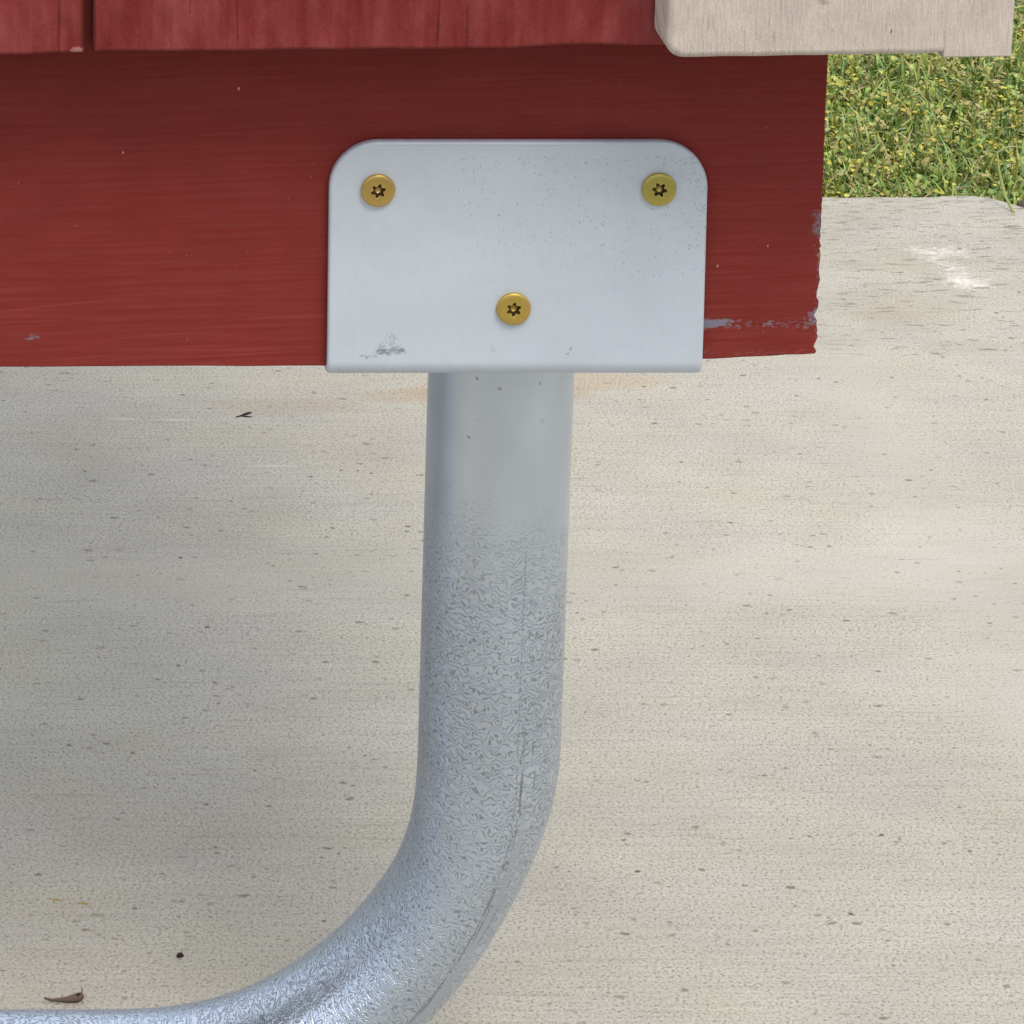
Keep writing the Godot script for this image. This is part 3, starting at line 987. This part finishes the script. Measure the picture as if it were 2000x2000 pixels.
# =====================================================================  litter on the slab
func lathe_along(path: Array, nseg: int, squash := 1.0, rough := 0.0, seed_ := 1) -> ArrayMesh:
	# path: [position, radius] ...; a tube with closed ends
	var g := RandomNumberGenerator.new()
	g.seed = seed_
	var b := Mb.new()
	var rings := []
	for i in path.size():
		var p: Vector3 = path[i][0]
		var a0: Vector3 = path[maxi(i - 1, 0)][0]
		var a1: Vector3 = path[mini(i + 1, path.size() - 1)][0]
		var t := (a1 - a0).normalized()
		var side := t.cross(Vector3.UP).normalized()
		var up := side.cross(t)
		var ring := []
		for j in nseg:
			var a := TAU * j / nseg
			var n := (side * cos(a) + up * sin(a) * squash).normalized()
			var rr: float = path[i][1] * (1.0 + g.randf_range(-rough, rough))
			ring.append(b.add(p + (side * cos(a) + up * sin(a) * squash) * rr, n))
		rings.append(ring)
	for i in rings.size() - 1:
		for j in nseg:
			b.quad(rings[i][j], rings[i][(j + 1) % nseg], rings[i + 1][(j + 1) % nseg], rings[i + 1][j])
	for e in [0, rings.size() - 1]:
		var n: Vector3 = (path[e][0] - path[1 if e == 0 else e - 1][0]).normalized()
		var c := b.add(path[e][0], n)
		for j in nseg:
			b.tri(c, rings[e][j], rings[e][(j + 1) % nseg])
	return b.done()

func build_litter():
	var brown := mat(Color(0.38, 0.31, 0.28), 0.85)
	var dark := mat(Color(0.19, 0.14, 0.11), 0.85)
	# dry seed husk: a bulb with an open dark mouth and a thin tail
	var husk := Node3D.new()
	husk.name = "seed_husk"
	husk.position = Vector3(-0.1185, 0.0, -0.084) + LITTER
	husk.scale = Vector3.ONE * 0.85
	add_child(husk)
	tag(husk, "dry brown seed husk with thin tail lying beside the horizontal pipe", "husk")
	obj("pod", lathe_along([[Vector3(-0.0075, 0.0006, -0.0012), 0.0003], [Vector3(-0.005, 0.0007, 0.00025), 0.0005], [Vector3(-0.0015, 0.0009, 0.0004), 0.0007], [Vector3(0.001, 0.0012, 0.0006), 0.0011], [Vector3(0.0035, 0.0015, 0.0003), 0.0015], [Vector3(0.0055, 0.0017, -0.0002), 0.0016], [Vector3(0.0068, 0.0019, -0.0006), 0.0013], [Vector3(0.0072, 0.0020, -0.0008), 0.0007]], 12, 0.9, 0.08), brown, husk)
	obj("mouth", lathe_along([[Vector3(0.0045, 0.0028, 0.0004), 0.0004], [Vector3(0.0052, 0.00305, 0.0003), 0.0007], [Vector3(0.0060, 0.0030, 0.0), 0.0004]], 8), dark, husk)
	obj("stalk", lathe_along([[Vector3(0.0066, 0.0030, -0.0006), 0.0003], [Vector3(0.0068, 0.0042, -0.0011), 0.0002], [Vector3(0.0066, 0.0050, -0.0014), 0.00012]], 6), brown, husk)
	# a crumb of bark
	var crumb := obj("bark_crumb", lathe_along([[Vector3(-0.0011, 0.0004, 0), 0.0004], [Vector3(-0.0005, 0.0008, 0.0002), 0.0009], [Vector3(0.0004, 0.0007, -0.0001), 0.0008], [Vector3(0.0011, 0.0004, 0), 0.0003]], 9, 0.8, 0.3, 4), mat(Color(0.16, 0.09, 0.07), 0.9))
	crumb.position = Vector3(-0.080, 0.0, -0.1055) + LITTER
	tag(crumb, "tiny dark brown crumb on the slab left of the pipe bend", "crumb")
	# a forked twig under the board
	var twig := Node3D.new()
	twig.name = "twig"
	twig.position = Vector3(-0.028, 0.0, -0.478) + LITTER
	twig.scale = Vector3.ONE * 0.5
	add_child(twig)
	tag(twig, "small forked dark twig on the slab just below the red skirt board", "twig")
	obj("stem", lathe_along([[Vector3(-0.0085, 0.0006, 0.004), 0.0004], [Vector3(-0.003, 0.0008, 0.001), 0.0006], [Vector3(0.0015, 0.0009, -0.002), 0.001], [Vector3(0.006, 0.0010, -0.0045), 0.0006]], 7, 1.0, 0.2), dark, twig)
	obj("fork", lathe_along([[Vector3(-0.004, 0.0007, 0.0015), 0.0004], [Vector3(0.001, 0.0006, 0.003), 0.0005], [Vector3(0.006, 0.0005, 0.003), 0.0003]], 7, 1.0, 0.2), dark, twig)
	# the stone at the slab's clipped corner
	var sb := Mb.new()
	var nseg := 18
	var fl := FastNoiseLite.new()
	fl.frequency = 1.2
	var grid := []
	for i in 10:
		var row := []
		for j in nseg:
			var a := PI * i / 9.0
			var t := TAU * j / nseg
			var n := Vector3(sin(a) * cos(t), cos(a), sin(a) * sin(t))
			var k := 1.0 + fl.get_noise_3dv(n) * 0.25
			row.append(sb.add(Vector3(n.x * 0.019, n.y * 0.010, n.z * 0.013) * k, n))
		grid.append(row)
	for i in 9:
		for j in nseg:
			sb.quad(grid[i][j], grid[i][(j + 1) % nseg], grid[i + 1][(j + 1) % nseg], grid[i + 1][j])
	var stone := obj("stone", sb.done(), mat(Color(0.45, 0.40, 0.39), 0.9))
	stone.position = Vector3(0.4265, -0.004, -0.7185) + LITTER
	tag(stone, "rounded grey stone in the grass at the clipped slab corner", "stone")
	# one long pale grass stem that leans on the slab's corner
	var gs := Node3D.new()
	gs.name = "grass_stem"
	gs.position = Vector3(0.396, -0.003, -0.7075) + LITTER
	add_child(gs)
	tag(gs, "single pale green grass stem arching over the slab corner by the stone", "grass stem")
	var gm := mat(Color(0.55, 0.60, 0.36), 0.6)
	obj("stem", lathe_along([[Vector3(0.002, 0.003, 0.004), 0.0007], [Vector3(-0.001, 0.010, -0.003), 0.0008], [Vector3(-0.003, 0.022, -0.008), 0.0007], [Vector3(-0.003, 0.030, -0.012), 0.0006]], 8), gm, gs)
	obj("leaf", lathe_along([[Vector3(-0.003, 0.030, -0.012), 0.0008], [Vector3(0.001, 0.033, -0.012), 0.0012], [Vector3(0.006, 0.034, -0.011), 0.0009], [Vector3(0.010, 0.034, -0.010), 0.0002]], 8, 0.3), gm, gs)
